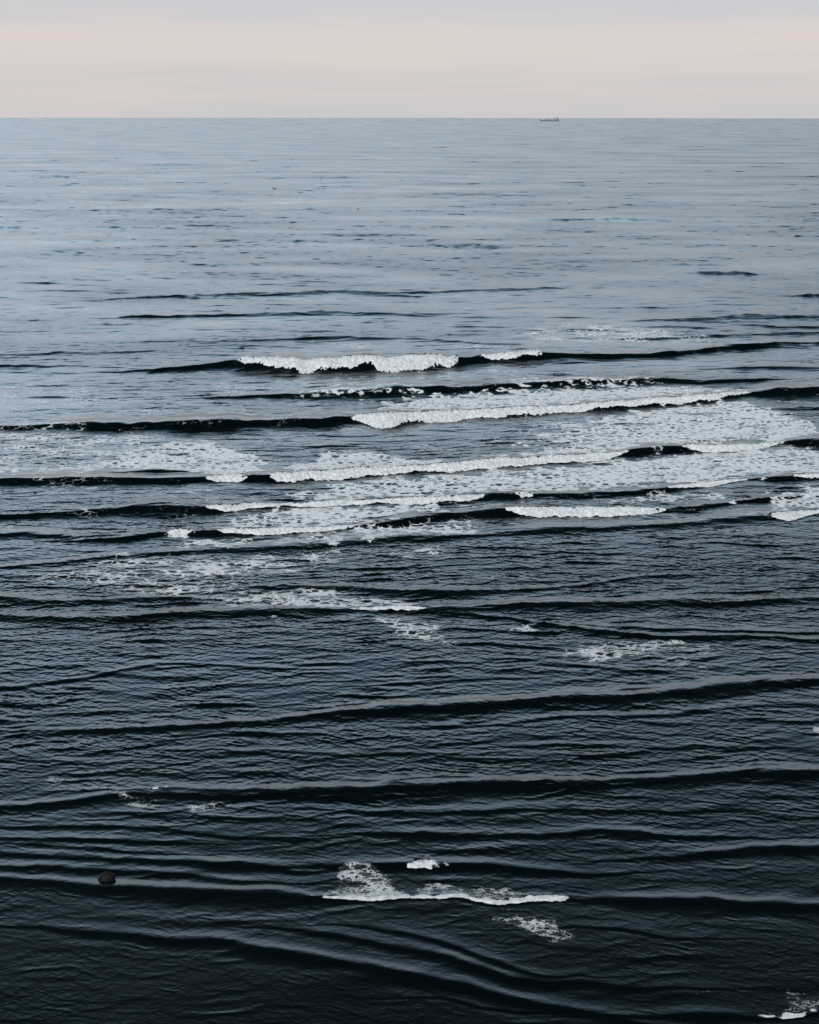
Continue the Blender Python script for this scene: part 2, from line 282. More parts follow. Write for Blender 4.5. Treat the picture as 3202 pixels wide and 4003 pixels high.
solid = np.zeros((nr, nc), np.float32)
roll_h = np.zeros((nr, nc), np.float32)
lump = None
rowY = ROWS
for ci, (k, bk, pts) in enumerate(CRESTS):
    if pts[-1][0] >= 1725: pts = pts + [(pts[-1][0]+260, pts[-1][1]-4, pts[-1][2]*.9), (pts[-1][0]+520, pts[-1][1]-2, pts[-1][2]*.5)]
    if pts[0][0] <= 0: pts = [(pts[0][0]-520, pts[0][1]+2, pts[0][2]*.5), (pts[0][0]-260, pts[0][1]+1, pts[0][2]*.9)] + pts
    if pts[0][1] < 560: k = 6.5
    elif 2.5 < k < 3.7: k += (2.0 if pts[0][1] < 722 else 1.1)
    P = []
    for (fx, fy, T) in pts:
        for (x0, x1, prof) in roll_of.get(ci, []):     # under white water only a sliver of the face shows
            if x0 < fx < x1 and fy > 800: T = min(T, np.interp(fx, [a_[0] for a_ in prof], [a_[1] for a_ in prof]) + .9)
        if k >= 4 and bk >= 1.8: T *= 1.12
        elif 890 < fy < 1240: T *= .88
        p0 = at(fx, fy, 0.3); R = math.hypot(p0.y, H); th = math.atan2(H, p0.y)
        T *= (.75 if fy < 560 else .62 if (k > 4.3 and bk <= 1.6 and fy < 1650) else .8 if (k > 4.3 and bk <= 1.6) else .95 if (k >= 4 and fy > 1380) else 1)
        A = T*K/FPX*R/(math.cos(th) + k*math.sin(th)*1.15)
        p = at(fx, fy, A)
        P.append((p.x, p.y, A))
    P = np.array(P)
    o = np.argsort(P[:, 0]); P = P[o]
    # smooth resample in X
    xs = np.arange(P[0, 0]-12, P[-1, 0]+12, .4)
    yc = np.interp(xs, P[:, 0], P[:, 1]); ac = np.interp(xs, P[:, 0], P[:, 2])
    taper = smooth(P[0, 0]-10, P[0, 0]+2, xs)*smooth(P[-1, 0]+10, P[-1, 0]-2, xs)
    w_ = np.hanning(27); w_ /= w_.sum()
    ypad = np.pad(yc, 13, mode='edge'); apad = np.pad(ac, 13, mode='edge')
    yc = np.convolve(ypad, w_, 'valid'); ac = np.convolve(apad, w_, 'valid')*taper
    r1 = np.random.default_rng(100+ci)
    def n1(lam):
        m = int(len(xs)*.4/lam)+6
        v = r1.normal(size=m); t = np.arange(len(xs))*.4/lam
        i = t.astype(int); f = t-i; f = f*f*(3-2*f)
        return v[i]*(1-f) + v[i+1]*f
    D = yc.mean()
    jit = min(max(D/300.0, .65), 1.4)
    yc = yc + (.35*n1(9) + .25*n1(3.5) + .12*n1(1.4))*jit
    ac = ac*np.clip(1 + .10*n1(7) + .08*n1(2.5), .4, 1.7)
    if D > 330:
        fr_ = min((D-330)/300, 1)
        ac = ac*np.clip(1 + fr_*(.22*n1(20) + .15*n1(6) + .12*n1(2.2)), .15, 1.7); yc = yc + fr_*(.8*n1(18) + .5*n1(6))
    amax = ac.max()
    r0 = np.searchsorted(rowY, yc.min() - 8*k*amax - 3); r1_ = np.searchsorted(rowY, yc.max() + 8*k*bk*amax + 3)
    if r1_ - r0 < 2: continue
    r = slice(r0, r1_)
    X_ = Xg[r]; Y_ = Yg[r]
    inside = (X_ > xs[0]) & (X_ < xs[-1])
    yi = np.interp(X_, xs, yc).astype(np.float32); ai = (np.interp(X_, xs, ac)*inside).astype(np.float32)
    s = Y_ - yi
    am = np.maximum(ai, .02)
    wf = k*am*.85; wb = np.maximum(wf*bk*(.55 if k >= 4 else .8 if k > 3.3 else 1), .8)
    q = np.where(s < 0, s/wf, s/wb)
    hgt = 1/np.cosh(np.clip(q, -12, 12))**2
    pre = -.22*np.exp(-((s + 2.6*wf)/(1.4*wf))**2)      # drawn-down water ahead of the face
    Z[r] += ai*(hgt + pre)
    if k >= 3.4 and pts[0][1] > 1100 or bk == 4:       # glassy backs behind the inshore crests
        calm[r] = np.maximum(calm[r], np.clip(ai/max(amax*.6, .05), 0, 1)*np.exp(-((s - wb*.75)/(wb*.75))**2)*(1 if bk > 1.7 else .6))
    # rollers
    for (x0, x1, prof) in roll_of.get(ci, []):
        q_ = []
        for fx, T in prof:
            fy = np.interp(fx, [p[0] for p in pts], [p[1] for p in pts])
            p0 = at(fx, fy, .3); R = math.hypot(p0.y, H); th = math.atan2(H, p0.y)
            A = np.interp(p0.x, xs, ac)
            # depth covered by the white water, from its thickness in view
            hh = min(A*.95, T*K/FPX*R/(math.cos(th) + k*math.sin(th)))
            ww = max((T*K/FPX*R - hh*math.cos(th))/math.sin(th), .35*k*A*T/ (T+6))
            q_.append((at(fx, fy, A).x, ww, T*K/FPX*R))
        q_ = np.array(q_)
        xi = (X_ > q_[0, 0]-.3) & (X_ < q_[-1, 0]+.3)
        ww = np.interp(X_, q_[:, 0], q_[:, 1]).astype(np.float32)
        tt = np.interp(X_, q_[:, 0], q_[:, 2]).astype(np.float32)
        edge = np.clip(noise(X_, Y_*.0, 8.0, 0, .2+ci*.1)*.14 + noise(X_, Y_*.0, 3.6, 0, .6+ci*.1)*.06 + noise(X_, Y_*.6, 1.0, .3, .5)*.07, -.45, .45)
        fr = ww*(1 + edge)
        lo = smooth(-fr-.12, -fr+.12, s)
        bkw = np.maximum(.35, .45*ww)*np.clip(1 + .4*noise(X_, Y_, 1.5, .3, .1), .3, 2)
        hi = 1 - smooth(bkw*.4, bkw*1.2, s)
        endn = .5*noise(X_, Y_, 1.2, .4, .3)
        xe = smooth(0, 1.8, X_ - q_[0, 0] + endn)*smooth(0, 1.8, q_[-1, 0] - X_ + endn)
        m = lo*hi*xi*np.where(xe > 0, .25 + .75*xe, 0)
        solid[r] = np.maximum(solid[r], m)
        # bulging tumbling front
        lum = (1-np.abs(noise(X_, Y_*1.2, 1.3, .2, .33))*.9)*.55 + (1-np.abs(noise(X_, Y_, .62, .7, .13)))*.3 + noise(X_, Y_, .36, 1.1, .6)*.12
        bulge = smooth(-fr-.15, -fr*.62, s)*(1-smooth(0, 1.6*ww+.5, s))
        roll_h[r] = np.maximum(roll_h[r], bulge*xi*xe*np.clip(tt, .1, 1.6)*(.16 + .30*lum))
near = smooth(420, 150, Yg)              # sheltered water by the shore
far = smooth(420, 900, Yg)
near2 = smooth(140, 90, Yg); mid_ = smooth(250, 180, Yg)
for bi, (lam, slope, dr, sp) in enumerate(BANDS):
    T = tile(512, 30, .38, dr, sp)
    amp = slope*lam/(2*math.pi)
    keep = smooth(.6, 2.4, lam/DY)
    # lateral sampling limit
    latk = smooth(1.2, 2.5, lam/(ROWS[:, None]*.00052)).astype(np.float32)
    keep = keep*latk
    var_lost += (slope**2)*(1-keep)*.07
    rows = np.where(keep[:, 0] > 0.001)[0]
    if len(rows) == 0: continue
    r = slice(rows[0], rows[-1]+1)
    s = lam*30.0
    rot = .13*math.sin(bi*2.1)
    c, q = math.cos(rot), math.sin(rot)
    h = samp(T, (Xg[r]*c - Yg[r]*q)/s + .37*bi, (Xg[r]*q + Yg[r]*c)/s + .11*bi)
    h = samp(T, (Xg[r]*c - Yg[r]*q)/s + .37*bi, (Xg[r]*q + Yg[r]*c)/s + .11*bi + .085*lam*h/s)
    h = h + .18*(h*h - 1)                # peaked crests, flat troughs
    if lam > 30: h = h*.8
    if lam < 6: mod = np.clip(1 + (.18 + .27*far[r])*gust[r], .3, 2.0)*(.82 + .24*mid_[r] - .85*near2[r])*(1 - .5*far[r])*np.clip(1 + .16*gust2[r], .5, 1.6)*(1 - .62*calm[r])
    elif lam < 20: mod = .8 - .58*near[r] - .1*far[r]
    else: mod = .25 + .75*far[r]         # inshore the long swell is carried by the traced crests
    Z[r] += amp*keep[r]*mod*h
    # what the mesh is too coarse to carry goes into the surface normal as real wave slopes
    r2 = np.where(keep[:, 0] < .999)[0]
    if len(r2) and lam > 1.2 and lam < 40:
        r = slice(r2[0], r2[-1]+1)
        Ty = (np.roll(T, -1, 0) - np.roll(T, 1, 0)); Tx = (np.roll(T, -1, 1) - np.roll(T, 1, 1)); sc_ = 1/Ty.std()
        latf = smooth(.6, 1.6, lam/(ROWS[r, None]*.00122)).astype(np.float32)
        att = np.clip((lam/(DY[r]*2.2)), 0, 1)**.22
        wgt = (slope*sc_*(1-keep[r])*latf*att*.72*np.clip(1 + .45*gust[r], .3, 2)).astype(np.float32)
        xf = .35 if lam < 5 else .6
        uu = (Xg[r]*c*xf - Yg[r]*q)/s + .37*bi; vv = (Xg[r]*q*xf + Yg[r]*c)/s + .11*bi
        sv = samp(Ty, uu, vv)*sc_
        sv = np.where(sv > 0, sv*(.75 + .55*sv), sv*.6) - .12
        SY_[r] += wgt/sc_*sv; SX_[r] += wgt*samp(Tx, uu, vv)

Z += roll_h

# ------------------------------------------------------------------ drifting foam
PATCH = [  # density, softness (traced px), polygon
 (.42, 40, [(1060,700),(1160,674),(1300,668),(1450,688),(1540,700),(1530,722),(1400,733),(1300,730),(1150,728),(1070,724)]),
 (.50, 25, [(1180,690),(1300,682),(1420,690),(1500,706),(1480,718),(1300,716),(1180,712)]),
 (.50, 18, [(680,719),(740,716),(805,722),(800,731),(690,732)]),
 (.42, 20, [(950,727),(1010,718),(1090,728),(1080,740),(970,742)]),
 (.36, 25, [(700,790),(860,783),(1130,765),(1140,790),(1000,798),(800,806),(700,806)]),
 (.30, 30, [(420,800),(620,790),(860,800),(840,840),(640,850),(440,840)]),
 (.62, 18, [(600,832),(720,816),(860,812),(870,826),(760,838),(620,842)]),
 (.60, 14, [(1050,800),(1220,794),(1370,793),(1390,806),(1220,812),(1060,818)]),
 (.82, 26, [(830,842),(900,828),(1060,820),(1200,812),(1380,806),(1560,818),(1590,826),(1500,834),(1250,853),(1000,869),(800,876),(780,862)]),
 (.30, 40, [(0,800),(150,790),(330,840),(500,860),(380,880),(100,894),(-100,896),(-100,820)]),
 (.42, 14, [(-60,890),(60,888),(170,892),(190,904),(60,910),(-60,910)]),
 (.45, 30, [(-100,905),(250,905),(440,920),(520,940),(580,975),(550,1000),(430,1003),(330,996),(200,1000),(-100,1008)]),
 (.75, 22, [(330,935),(430,925),(520,950),(570,985),(550,1002),(440,1004),(350,996),(240,990),(100,1000),(-100,1006),(-100,994),(150,978),(280,960)]),
 (.74, 26, [(570,1003),(620,975),(720,945),(800,950),(900,965),(960,972),(1080,958),(1180,925),(1240,880),(1400,852),(1560,836),(1650,862),(1730,890),(1725,925),(1600,936),(1400,942),(1200,962),(900,984),(700,1001)]),
 (.40, 26, [(1000,890),(1250,868),(1300,880),(1200,930),(1080,950),(1010,944),(1080,915)]),
 (.74, 24, [(600,1055),(640,1030),(800,1008),(1000,992),(1100,984),(1300,965),(1430,948),(1725,938),(1900,935),(1900,1000),(1725,1000),(1577,1008),(1468,1018),(1300,1034),(1100,1038),(1000,1044),(800,1052),(640,1058)]),
 (.44, 20, [(40,1010),(120,1008),(230,1016),(170,1030),(100,1034)]),
 (.36, 20, [(330,1052),(450,1048),(560,1062),(440,1070)]),
 (.74, 18, [(455,1122),(470,1100),(540,1075),(600,1066),(760,1064),(900,1058),(1000,1055),(960,1068),(880,1084),(760,1105),(600,1116)]),
 (.40, 22, [(880,1088),(1000,1066),(1060,1060),(1000,1078)]),
 (.42, 20, [(1160,1062),(1250,1046),(1500,1030),(1560,1040),(1500,1056),(1200,1066)]),
 (.62, 20, [(1600,1052),(1640,1036),(1725,1020),(1900,1010),(1900,1070),(1725,1074),(1620,1082)]),
 (.50, 18, [(380,1136),(540,1128),(720,1116),(860,1096),(1010,1090),(1010,1130),(860,1134),(700,1150),(500,1158),(330,1156)]),
 (.36, 24, [(1000,1090),(1200,1094),(1400,1086),(1390,1102),(1150,1106),(1010,1110)]),
 (.43, 40, [(20,1210),(120,1184),(250,1160),(500,1158),(800,1145),(1010,1132),(960,1170),(820,1190),(700,1200),(560,1230),(500,1270),(380,1280),(200,1245),(60,1240)]),
 (.52, 30, [(240,1185),(380,1180),(540,1195),(500,1230),(380,1235),(280,1215)]),
 (.50, 22, [(420,1250),(560,1235),(660,1236),(760,1248),(900,1266),(912,1280),(700,1284),(470,1286)]),
 (.66, 16, [(600,1240),(700,1236),(770,1250),(880,1268),(905,1279),(760,1283),(700,1266)]),
 (.50, 16, [(530,1290),(600,1292),(620,1310),(560,1308)]),
 (.43, 24, [(740,1290),(900,1296),(1010,1360),(960,1370),(850,1350),(780,1320)]),
 (.50, 14, [(1060,1316),(1110,1308),(1150,1328),(1120,1340),(1070,1334)]),
 (.45, 22, [(1160,1366),(1250,1335),(1400,1340),(1520,1350),(1510,1400),(1440,1412),(1300,1385),(1200,1400)]),
 (.50, 14, [(1230,1362),(1300,1350),(1390,1352),(1380,1370),(1290,1378),(1200,1392),(1190,1376)]),
 (.46, 14, [(1410,1375),(1470,1370),(1510,1385),(1490,1408),(1430,1412)]),
 (.62, 12, [(1700,1525),(1760,1518),(1780,1560),(1705,1556)]),
 (.34, 20, [(30,1640),(140,1630),(270,1650),(280,1664),(140,1680),(90,1668)]),
 (.50, 10, [(180,1672),(270,1658),(285,1664),(200,1680)]),
 (.48, 14, [(240,1668),(320,1672),(345,1690),(315,1712),(262,1700)]),
 (.34, 18, [(350,1690),(450,1680),(560,1690),(520,1715),(430,1730)]),
 (.45, 18, [(655,1892),(672,1856),(705,1822),(760,1810),(815,1814),(860,1845),(890,1888),(760,1900)]),
 (.53, 10, [(740,1836),(800,1835),(830,1862),(780,1872),(730,1860)]),
 (.60, 12, [(860,1892),(890,1870),(940,1858),(1060,1864),(1150,1884),(1222,1894),(1100,1899),(900,1898)]),
 (.32, 12, [(1000,1905),(1070,1903),(1060,1918),(1010,1914)]),
 (.40, 14, [(1050,1912),(1130,1925),(1190,1935),(1240,1975),(1200,1990),(1160,2005),(1120,1970),(1060,1945)]),
 (.34, 14, [(1140,2000),(1180,1996),(1190,2020),(1150,2028)]),
 (.27, 16, [(1600,2134),(1640,2095),(1700,2064),(1800,2060),(1800,2120),(1725,2124),(1660,2138)]),
 (.30, 10, [(1400,2105),(1500,2085),(1520,2090),(1420,2115)]),
]
rA = np.searchsorted(ROWS, 75.0); rB = np.searchsorted(ROWS, 560.0)
rr = slice(rA, rB)
FX, FY = project(Xg[rr].astype(np.float64), Yg[rr].astype(np.float64))
FX = FX.astype(np.float32); FY = FY.astype(np.float32)
wx = noise(Xg[rr], Yg[rr], 7, .5, .2); wy = noise(Xg[rr], Yg[rr], 3.2, .9, .8)
FXw = FX + 14*wx + 9*wy; AN = 2.6
FYw = (FY + 2.5*wy + 2.5*wx)*AN
foam = np.zeros(FX.shape, np.float32)
blot = noise(Xg[rr]*.6, Yg[rr], 9, .1, .4)*.6 + noise(Xg[rr]*.6, Yg[rr], 3.5, .1, .9)*.5
for dn, soft, poly in PATCH:
    q = np.array(poly, float)
    if q[:, 1].mean() > 1500: soft *= 1.35; dn += .055
    q[:, 1] *= AN
    x0, y0 = q.min(0) - soft*1.2; x1, y1 = q.max(0) + soft*1.2
    rmask = np.where((FY[:, nc//2]*AN > y0-30) & (FY[:, nc//2]*AN < y1+30))[0]
    if len(rmask) == 0: continue
    ra, rb = rmask[0], rmask[-1]+1
    cm = np.where((FX[ra:rb].min(0) < x1+30) & (FX[ra:rb].max(0) > x0-30))[0]
    ca, cb = cm[0], cm[-1]+1
    x = FXw[ra:rb, ca:cb]; y = FYw[ra:rb, ca:cb]
    d2 = np.full(x.shape, 1e9, np.float32); ins = np.zeros(x.shape, bool)
    m = len(q)
    for i in range(m):
        ax, ay = q[i]; bx, by = q[(i+1) % m]
        ex, ey = bx-ax, by-ay
        t = np.clip(((x-ax)*ex + (y-ay)*ey)/(ex*ex+ey*ey), 0, 1)
        d2 = np.minimum(d2, (x-ax-t*ex)**2 + (y-ay-t*ey)**2)
        cnd = ((ay > y) != (by > y))
        if by != ay:
            ins ^= cnd & (x < (bx-ax)*(y-ay)/(by-ay) + ax)
    if dn < .55 and q[:, 1].mean() > 1140*AN: dn += .035; soft *= 1.25
    sd_ = np.sqrt(d2)*np.where(ins, 1, -1)
    f = smooth(-soft*.7, soft*1.3, sd_)
    v = f*(dn*.84 + .13)*(1 + .20*blot[ra:rb, ca:cb])
    foam[ra:rb, ca:cb] = np.maximum(foam[ra:rb, ca:cb], v)
foam = np.maximum(foam, .30*smooth(770, 830, FY)*smooth(1190, 1100, FY)*(1 + .25*blot))
foamG = np.zeros((nr, nc), np.float32); foamG[rr] = foam
foamG += .10*smooth(0, 1, roll_h*3)
# ship's bow wave
pb = at(612.5*1.856/K, 255.3)
del FX, FY, FXw, FYw, wx, wy, blot

# ------------------------------------------------------------------ build the water mesh
Zc = Z - (Xg.astype(np.float64)**2 + Yg.astype(np.float64)**2)/(2*RE)
Zc -= float(.0)
co = np.empty((nr*nc, 3), np.float32)
co[:, 0] = Xg.ravel(); co[:, 1] = Yg.ravel(); co[:, 2] = Zc.ravel()
idx = np.arange(nr*nc, dtype=np.int32).reshape(nr, nc)
quads = np.stack([idx[:-1, :-1], idx[:-1, 1:], idx[1:, 1:], idx[1:, :-1]], -1).reshape(-1, 4)
me = bpy.data.meshes.new('water')
me.vertices.add(len(co)); me.vertices.foreach_set('co', co.ravel())
me.loops.add(quads.size); me.loops.foreach_set('vertex_index', quads.ravel())
me.polygons.add(len(quads))
me.polygons.foreach_set('loop_start', np.arange(0, quads.size, 4, dtype=np.int32))
me.update(calc_edges=True)
me.polygons.foreach_set('use_smooth', np.ones(len(quads), bool))
def attr(name, arr):
    a_ = me.attributes.new(name, 'FLOAT', 'POINT'); a_.data.foreach_set('value', np.ascontiguousarray(arr, np.float32).ravel())
attr('foam', foamG); attr('whitewater', solid)
sl = .0009 + var_lost
attr('slope_x', SX_); attr('slope_y', SY_)
attr('rough', np.repeat(np.sqrt(np.sqrt(2*sl)), nc, 1)*np.clip(1 + .10*gust, .75, 1.3))
water = bpy.data.objects.new('water', me); COL.objects.link(water); water['kind'] = 'structure'
del co, quads, idx

def mat(name):
    m = bpy.data.materials.new(name); m.use_nodes = True
    b = m.node_tree.nodes['Principled BSDF']; return m, m.node_tree, b
mw, t, b = mat('sea_water')
L = t.links.new
b.inputs['Base Color'].default_value = (.0005, .0026, .0030, 1)
b.inputs['IOR'].default_value = 1.34
ar = N(t, 'ShaderNodeAttribute', attribute_name='rough'); L(ar.outputs['Fac'], b.inputs['Roughness'])
geo = N(t, 'ShaderNodeNewGeometry')
# capillary ripples finer than the mesh
n1 = N(t, 'ShaderNodeTexNoise', inp={'Scale': 2.6, 'Detail': 4.0, 'Roughness': .6}); L(geo.outputs['Position'], n1.inputs['Vector'])
bp = N(t, 'ShaderNodeBump', inp={'Strength': .3, 'Distance': .06}); L(n1.outputs[0], bp.inputs['Height']); 
sx_ = N(t, 'ShaderNodeAttribute', attribute_name='slope_x'); sy_ = N(t, 'ShaderNodeAttribute', attribute_name='slope_y')
cs = N(t, 'ShaderNodeCombineXYZ'); L(sx_.outputs['Fac'], cs.inputs[0]); L(sy_.outputs['Fac'], cs.inputs[1])
sb = N(t, 'ShaderNodeVectorMath', operation='SUBTRACT'); L(bp.outputs[0], sb.inputs[0]); L(cs.outputs[0], sb.inputs[1])
nn = N(t, 'ShaderNodeVectorMath', operation='NORMALIZE'); L(sb.outputs[0], nn.inputs[0]); L(nn.outputs[0], b.inputs['Normal'])
# foam layer
bf = N(t, 'ShaderNodeBsdfPrincipled', inp={'Roughness': .75, 'Specular IOR Level': .2})
nf = N(t, 'ShaderNodeTexNoise', inp={'Scale': 1.5, 'Detail': 6.0, 'Roughness': .65}); L(geo.outputs['Position'], nf.inputs['Vector'])
cf = N(t, 'ShaderNodeValToRGB'); L(nf.outputs[0], cf.inputs[0]); 
cm_ = N(t, 'ShaderNodeMix', data_type='RGBA', blend_type='MULTIPLY'); cm_.inputs[7].default_value = (.93, .925, .915, 1); L(cf.outputs[0], cm_.inputs[6]); L(cm_.outputs[2], bf.inputs['Base Color'])
cf.color_ramp.elements[0].position = .3; cf.color_ramp.elements[0].color = (.46, .50, .53, 1)
cf.color_ramp.elements[1].position = .7; cf.color_ramp.elements[1].color = (.90, .90, .90, 1)
nb = N(t, 'ShaderNodeTexNoise', inp={'Scale': 4.0, 'Detail': 5.0, 'Roughness': .65}); L(geo.outputs['Position'], nb.inputs['Vector'])
bb = N(t, 'ShaderNodeBump', inp={'Strength': .8, 'Distance': .25}); L(nb.outputs[0], bb.inputs['Height']); L(bb.outputs[0], bf.inputs['Normal'])
# flat coordinates for the lace
mx = N(t, 'ShaderNodeMapping'); mx.inputs['Scale'].default_value = (.85, 1.0, 0.0); L(geo.outputs['Position'], mx.inputs[0])
dn_ = N(t, 'ShaderNodeTexNoise', inp={'Scale': .75, 'Detail': 4.0, 'Roughness': .6}); L(mx.outputs[0], dn_.inputs['Vector'])
dv = N(t, 'ShaderNodeVectorMath', operation='MULTIPLY_ADD'); dv.inputs[1].default_value = (1.5, 1.5, 0)
L(dn_.outputs['Color'], dv.inputs[0]); L(mx.outputs[0], dv.inputs[2])
v1 = N(t, 'ShaderNodeTexVoronoi', feature='DISTANCE_TO_EDGE', inp={'Scale': .95}); L(dv.outputs[0], v1.inputs['Vector'])
v2 = N(t, 'ShaderNodeTexVoronoi', feature='DISTANCE_TO_EDGE', inp={'Scale': 2.1}); L(dv.outputs[0], v2.inputs['Vector'])
def M(op, a, b_=None, c=None):
    n = N(t, 'ShaderNodeMath', operation=op)
    for i, x in enumerate((a, b_, c)):
        if x is None: continue
        if isinstance(x, (int, float)): n.inputs[i].default_value = x
        else: L(x, n.inputs[i])
    return n.outputs[0]
fa = N(t, 'ShaderNodeAttribute', attribute_name='foam').outputs['Fac']
wa = N(t, 'ShaderNodeAttribute', attribute_name='whitewater').outputs['Fac']
ng = N(t, 'ShaderNodeTexNoise', inp={'Scale': 1.3, 'Detail': 6.0, 'Roughness': .75}); L(mx.outputs[0], ng.inputs['Vector'])
gr = M('SUBTRACT', ng.outputs[0], .5)
# p: 0 on the strands, about 1 in the open eyes of the net
sy2 = N(t, 'ShaderNodeSeparateXYZ'); L(geo.outputs['Position'], sy2.inputs[0])
fine = N(t, 'ShaderNodeMapRange', inp={1: 210, 2: 130}); L(sy2.outputs['Y'], fine.inputs[0])
v4 = N(t, 'ShaderNodeTexVoronoi', feature='DISTANCE_TO_EDGE', inp={'Scale': 4.6}); L(dv.outputs[0], v4.inputs['Vector'])
p1 = M('MINIMUM', M('MULTIPLY', v1.outputs[0], 2.2), M('MULTIPLY_ADD', v2.outputs[0], 2.4, .19))
p2 = M('MINIMUM', M('MULTIPLY_ADD', v2.outputs[0], 2.4, .08), M('MULTIPLY_ADD', v4.outputs[0], 2.6, .12))
p = M('ADD', p1, M('MULTIPLY', fine.outputs[0], M('SUBTRACT', p2, p1)))
p = M('SUBTRACT', p, M('MULTIPLY', gr, M('MULTIPLY_ADD', fine.outputs[0], .1, .95)))
dd = M('MULTIPLY_ADD', fa, 1.2, -.37)
sn = N(t, 'ShaderNodeSeparateXYZ'); L(geo.outputs['Normal'], sn.inputs[0])
p = M('ADD', p, M('MAXIMUM', M('MINIMUM', M('MULTIPLY', sn.outputs['Y'], -.8), .085), -.06))
dd = M('SUBTRACT', dd, M('MULTIPLY', fine.outputs[0], .05))
lace = M('SUBTRACT', dd, p)
sm = N(t, 'ShaderNodeMapRange', interpolation_type='SMOOTHSTEP', inp={1: -.06, 2: .07}); L(lace, sm.inputs[0])
# thin film of spent bubbles between strands where foam is dense
thin = M('MULTIPLY', M('MAXIMUM', M('SUBTRACT', fa, .2), 0.0), .42)
gate = N(t, 'ShaderNodeMapRange', inp={1: .12, 2: .3}); L(fa, gate.inputs[0])
thin = M('MULTIPLY', thin, M('SUBTRACT', 1.0, fine.outputs[0]))
thin = M('MULTIPLY', thin, M('SUBTRACT', 1.0, M('MINIMUM', M('MAXIMUM', M('MULTIPLY', sn.outputs['Y'], -6.0), 0.0), 1.0)))
lm = M('MULTIPLY', M('MAXIMUM', M('MULTIPLY', sm.outputs[0], M('MULTIPLY', M('MINIMUM', M('MULTIPLY', M('MULTIPLY', fa, fa), 2.9), .95), M('MULTIPLY_ADD', fine.outputs[0], -.22, 1.0))), thin), gate.outputs[0])
ws = M('ADD', wa, M('MULTIPLY', gr, M('MULTIPLY_ADD', fine.outputs[0], 1.1, .8)))
wsm = N(t, 'ShaderNodeMapRange', interpolation_type='SMOOTHSTEP', inp={1: .35, 2: .6}); L(ws, wsm.inputs[0])
v3 = N(t, 'ShaderNodeTexVoronoi', feature='F1', inp={'Scale': .95}); L(dv.outputs[0], v3.inputs['Vector'])
hd = M('SUBTRACT', M('SUBTRACT', v3.outputs['Distance'], M('MULTIPLY', gr, .9)), M('MULTIPLY_ADD', fa, -.34, .575))
hd = M('SUBTRACT', hd, M('MAXIMUM', M('MINIMUM', M('MULTIPLY', sn.outputs['Y'], -1.0), .10), -.08))
hm = N(t, 'ShaderNodeMapRange', interpolation_type='SMOOTHSTEP', inp={1: -.05, 2: .06}); L(hd, hm.inputs[0])
lm = M('MULTIPLY', lm, M('MULTIPLY_ADD', hm.outputs[0], .93, .07))
L(wsm.outputs[0], cm_.inputs[0])
fm = M('MAXIMUM', lm, wsm.outputs[0])
ms = N(t, 'ShaderNodeMixShader'); L(fm, ms.inputs[0]); L(b.outputs[0], ms.inputs[1]); L(bf.outputs[0], ms.inputs[2])
L(ms.outputs[0], t.nodes['Material Output'].inputs[0])
me.materials.append(mw)

def sea_z(x, y):
    i = int(np.searchsorted(ROWS, y)); j = int(np.searchsorted(U, x/y))
    return float(Zc[min(i, nr-1), min(j, nc-1)])

# ------------------------------------------------------------------ helpers for things
def plain(name, col, rough=.6, var=.12, scale=3.0, metal=0):
    m, t, b = mat(name)
    n = N(t, 'ShaderNodeTexNoise', inp={'Scale': scale, 'Detail': 4.0})
    tc_ = N(t, 'ShaderNodeTexCoord'); t.links.new(tc_.outputs['Object'], n.inputs['Vector'])
    r = N(t, 'ShaderNodeValToRGB'); t.links.new(n.outputs[0], r.inputs[0]); t.links.new(r.outputs[0], b.inputs['Base Color'])
    r.color_ramp.elements[0].position = .3; r.color_ramp.elements[1].position = .7
    r.color_ramp.elements[0].color = (*[c*(1-var) for c in col], 1); r.color_ramp.elements[1].color = (*[c*(1+var) for c in col], 1)
    b.inputs['Roughness'].default_value = rough; b.inputs['Metallic'].default_value = metal
    return m
def obj(name, bm, m, parent=None, smoothf=False):
    me_ = bpy.data.meshes.new(name); bmesh.ops.recalc_face_normals(bm, faces=bm.faces); bm.to_mesh(me_); bm.free()
    if smoothf: me_.polygons.foreach_set('use_smooth', [True]*len(me_.polygons))
    me_.materials.append(m)
    o = bpy.data.objects.new(name, me_); COL.objects.link(o)
    if parent: o.parent = parent
    return o
def box(bm, x0, x1, y0, y1, z0, z1, bev=0.0):
    g = bmesh.ops.create_cube(bm, size=1)
    for v in g['verts']:
        v.co = Vector(((x0+x1)/2 + v.co.x*(x1-x0), (y0+y1)/2 + v.co.y*(y1-y0), (z0+z1)/2 + v.co.z*(z1-z0)))
    if bev:
        bmesh.ops.bevel(bm, geom=list({e for v in g['verts'] for e in v.link_edges}), offset=bev, segments=2, affect='EDGES')
def cyl(bm, p, q, r0, r1=None, seg=10):
    p, q = Vector(p), Vector(q); d = q-p
    mtx = Matrix.Translation((p+q)/2) @ d.to_track_quat('Z', 'Y').to_matrix().to_4x4()
    bmesh.ops.create_cone(bm, cap_ends=True, segments=seg, radius1=r0, radius2=r0 if r1 is None else r1, depth=d.length, matrix=mtx)
def thing(name, label, cat, loc, group=None, rot=(0, 0, 0)):
    o = bpy.data.objects.new(name, None); COL.objects.link(o); o.location = loc; o.rotation_euler = rot
    o['label'] = label; o['category'] = cat
    if group: o['group'] = group
    return o

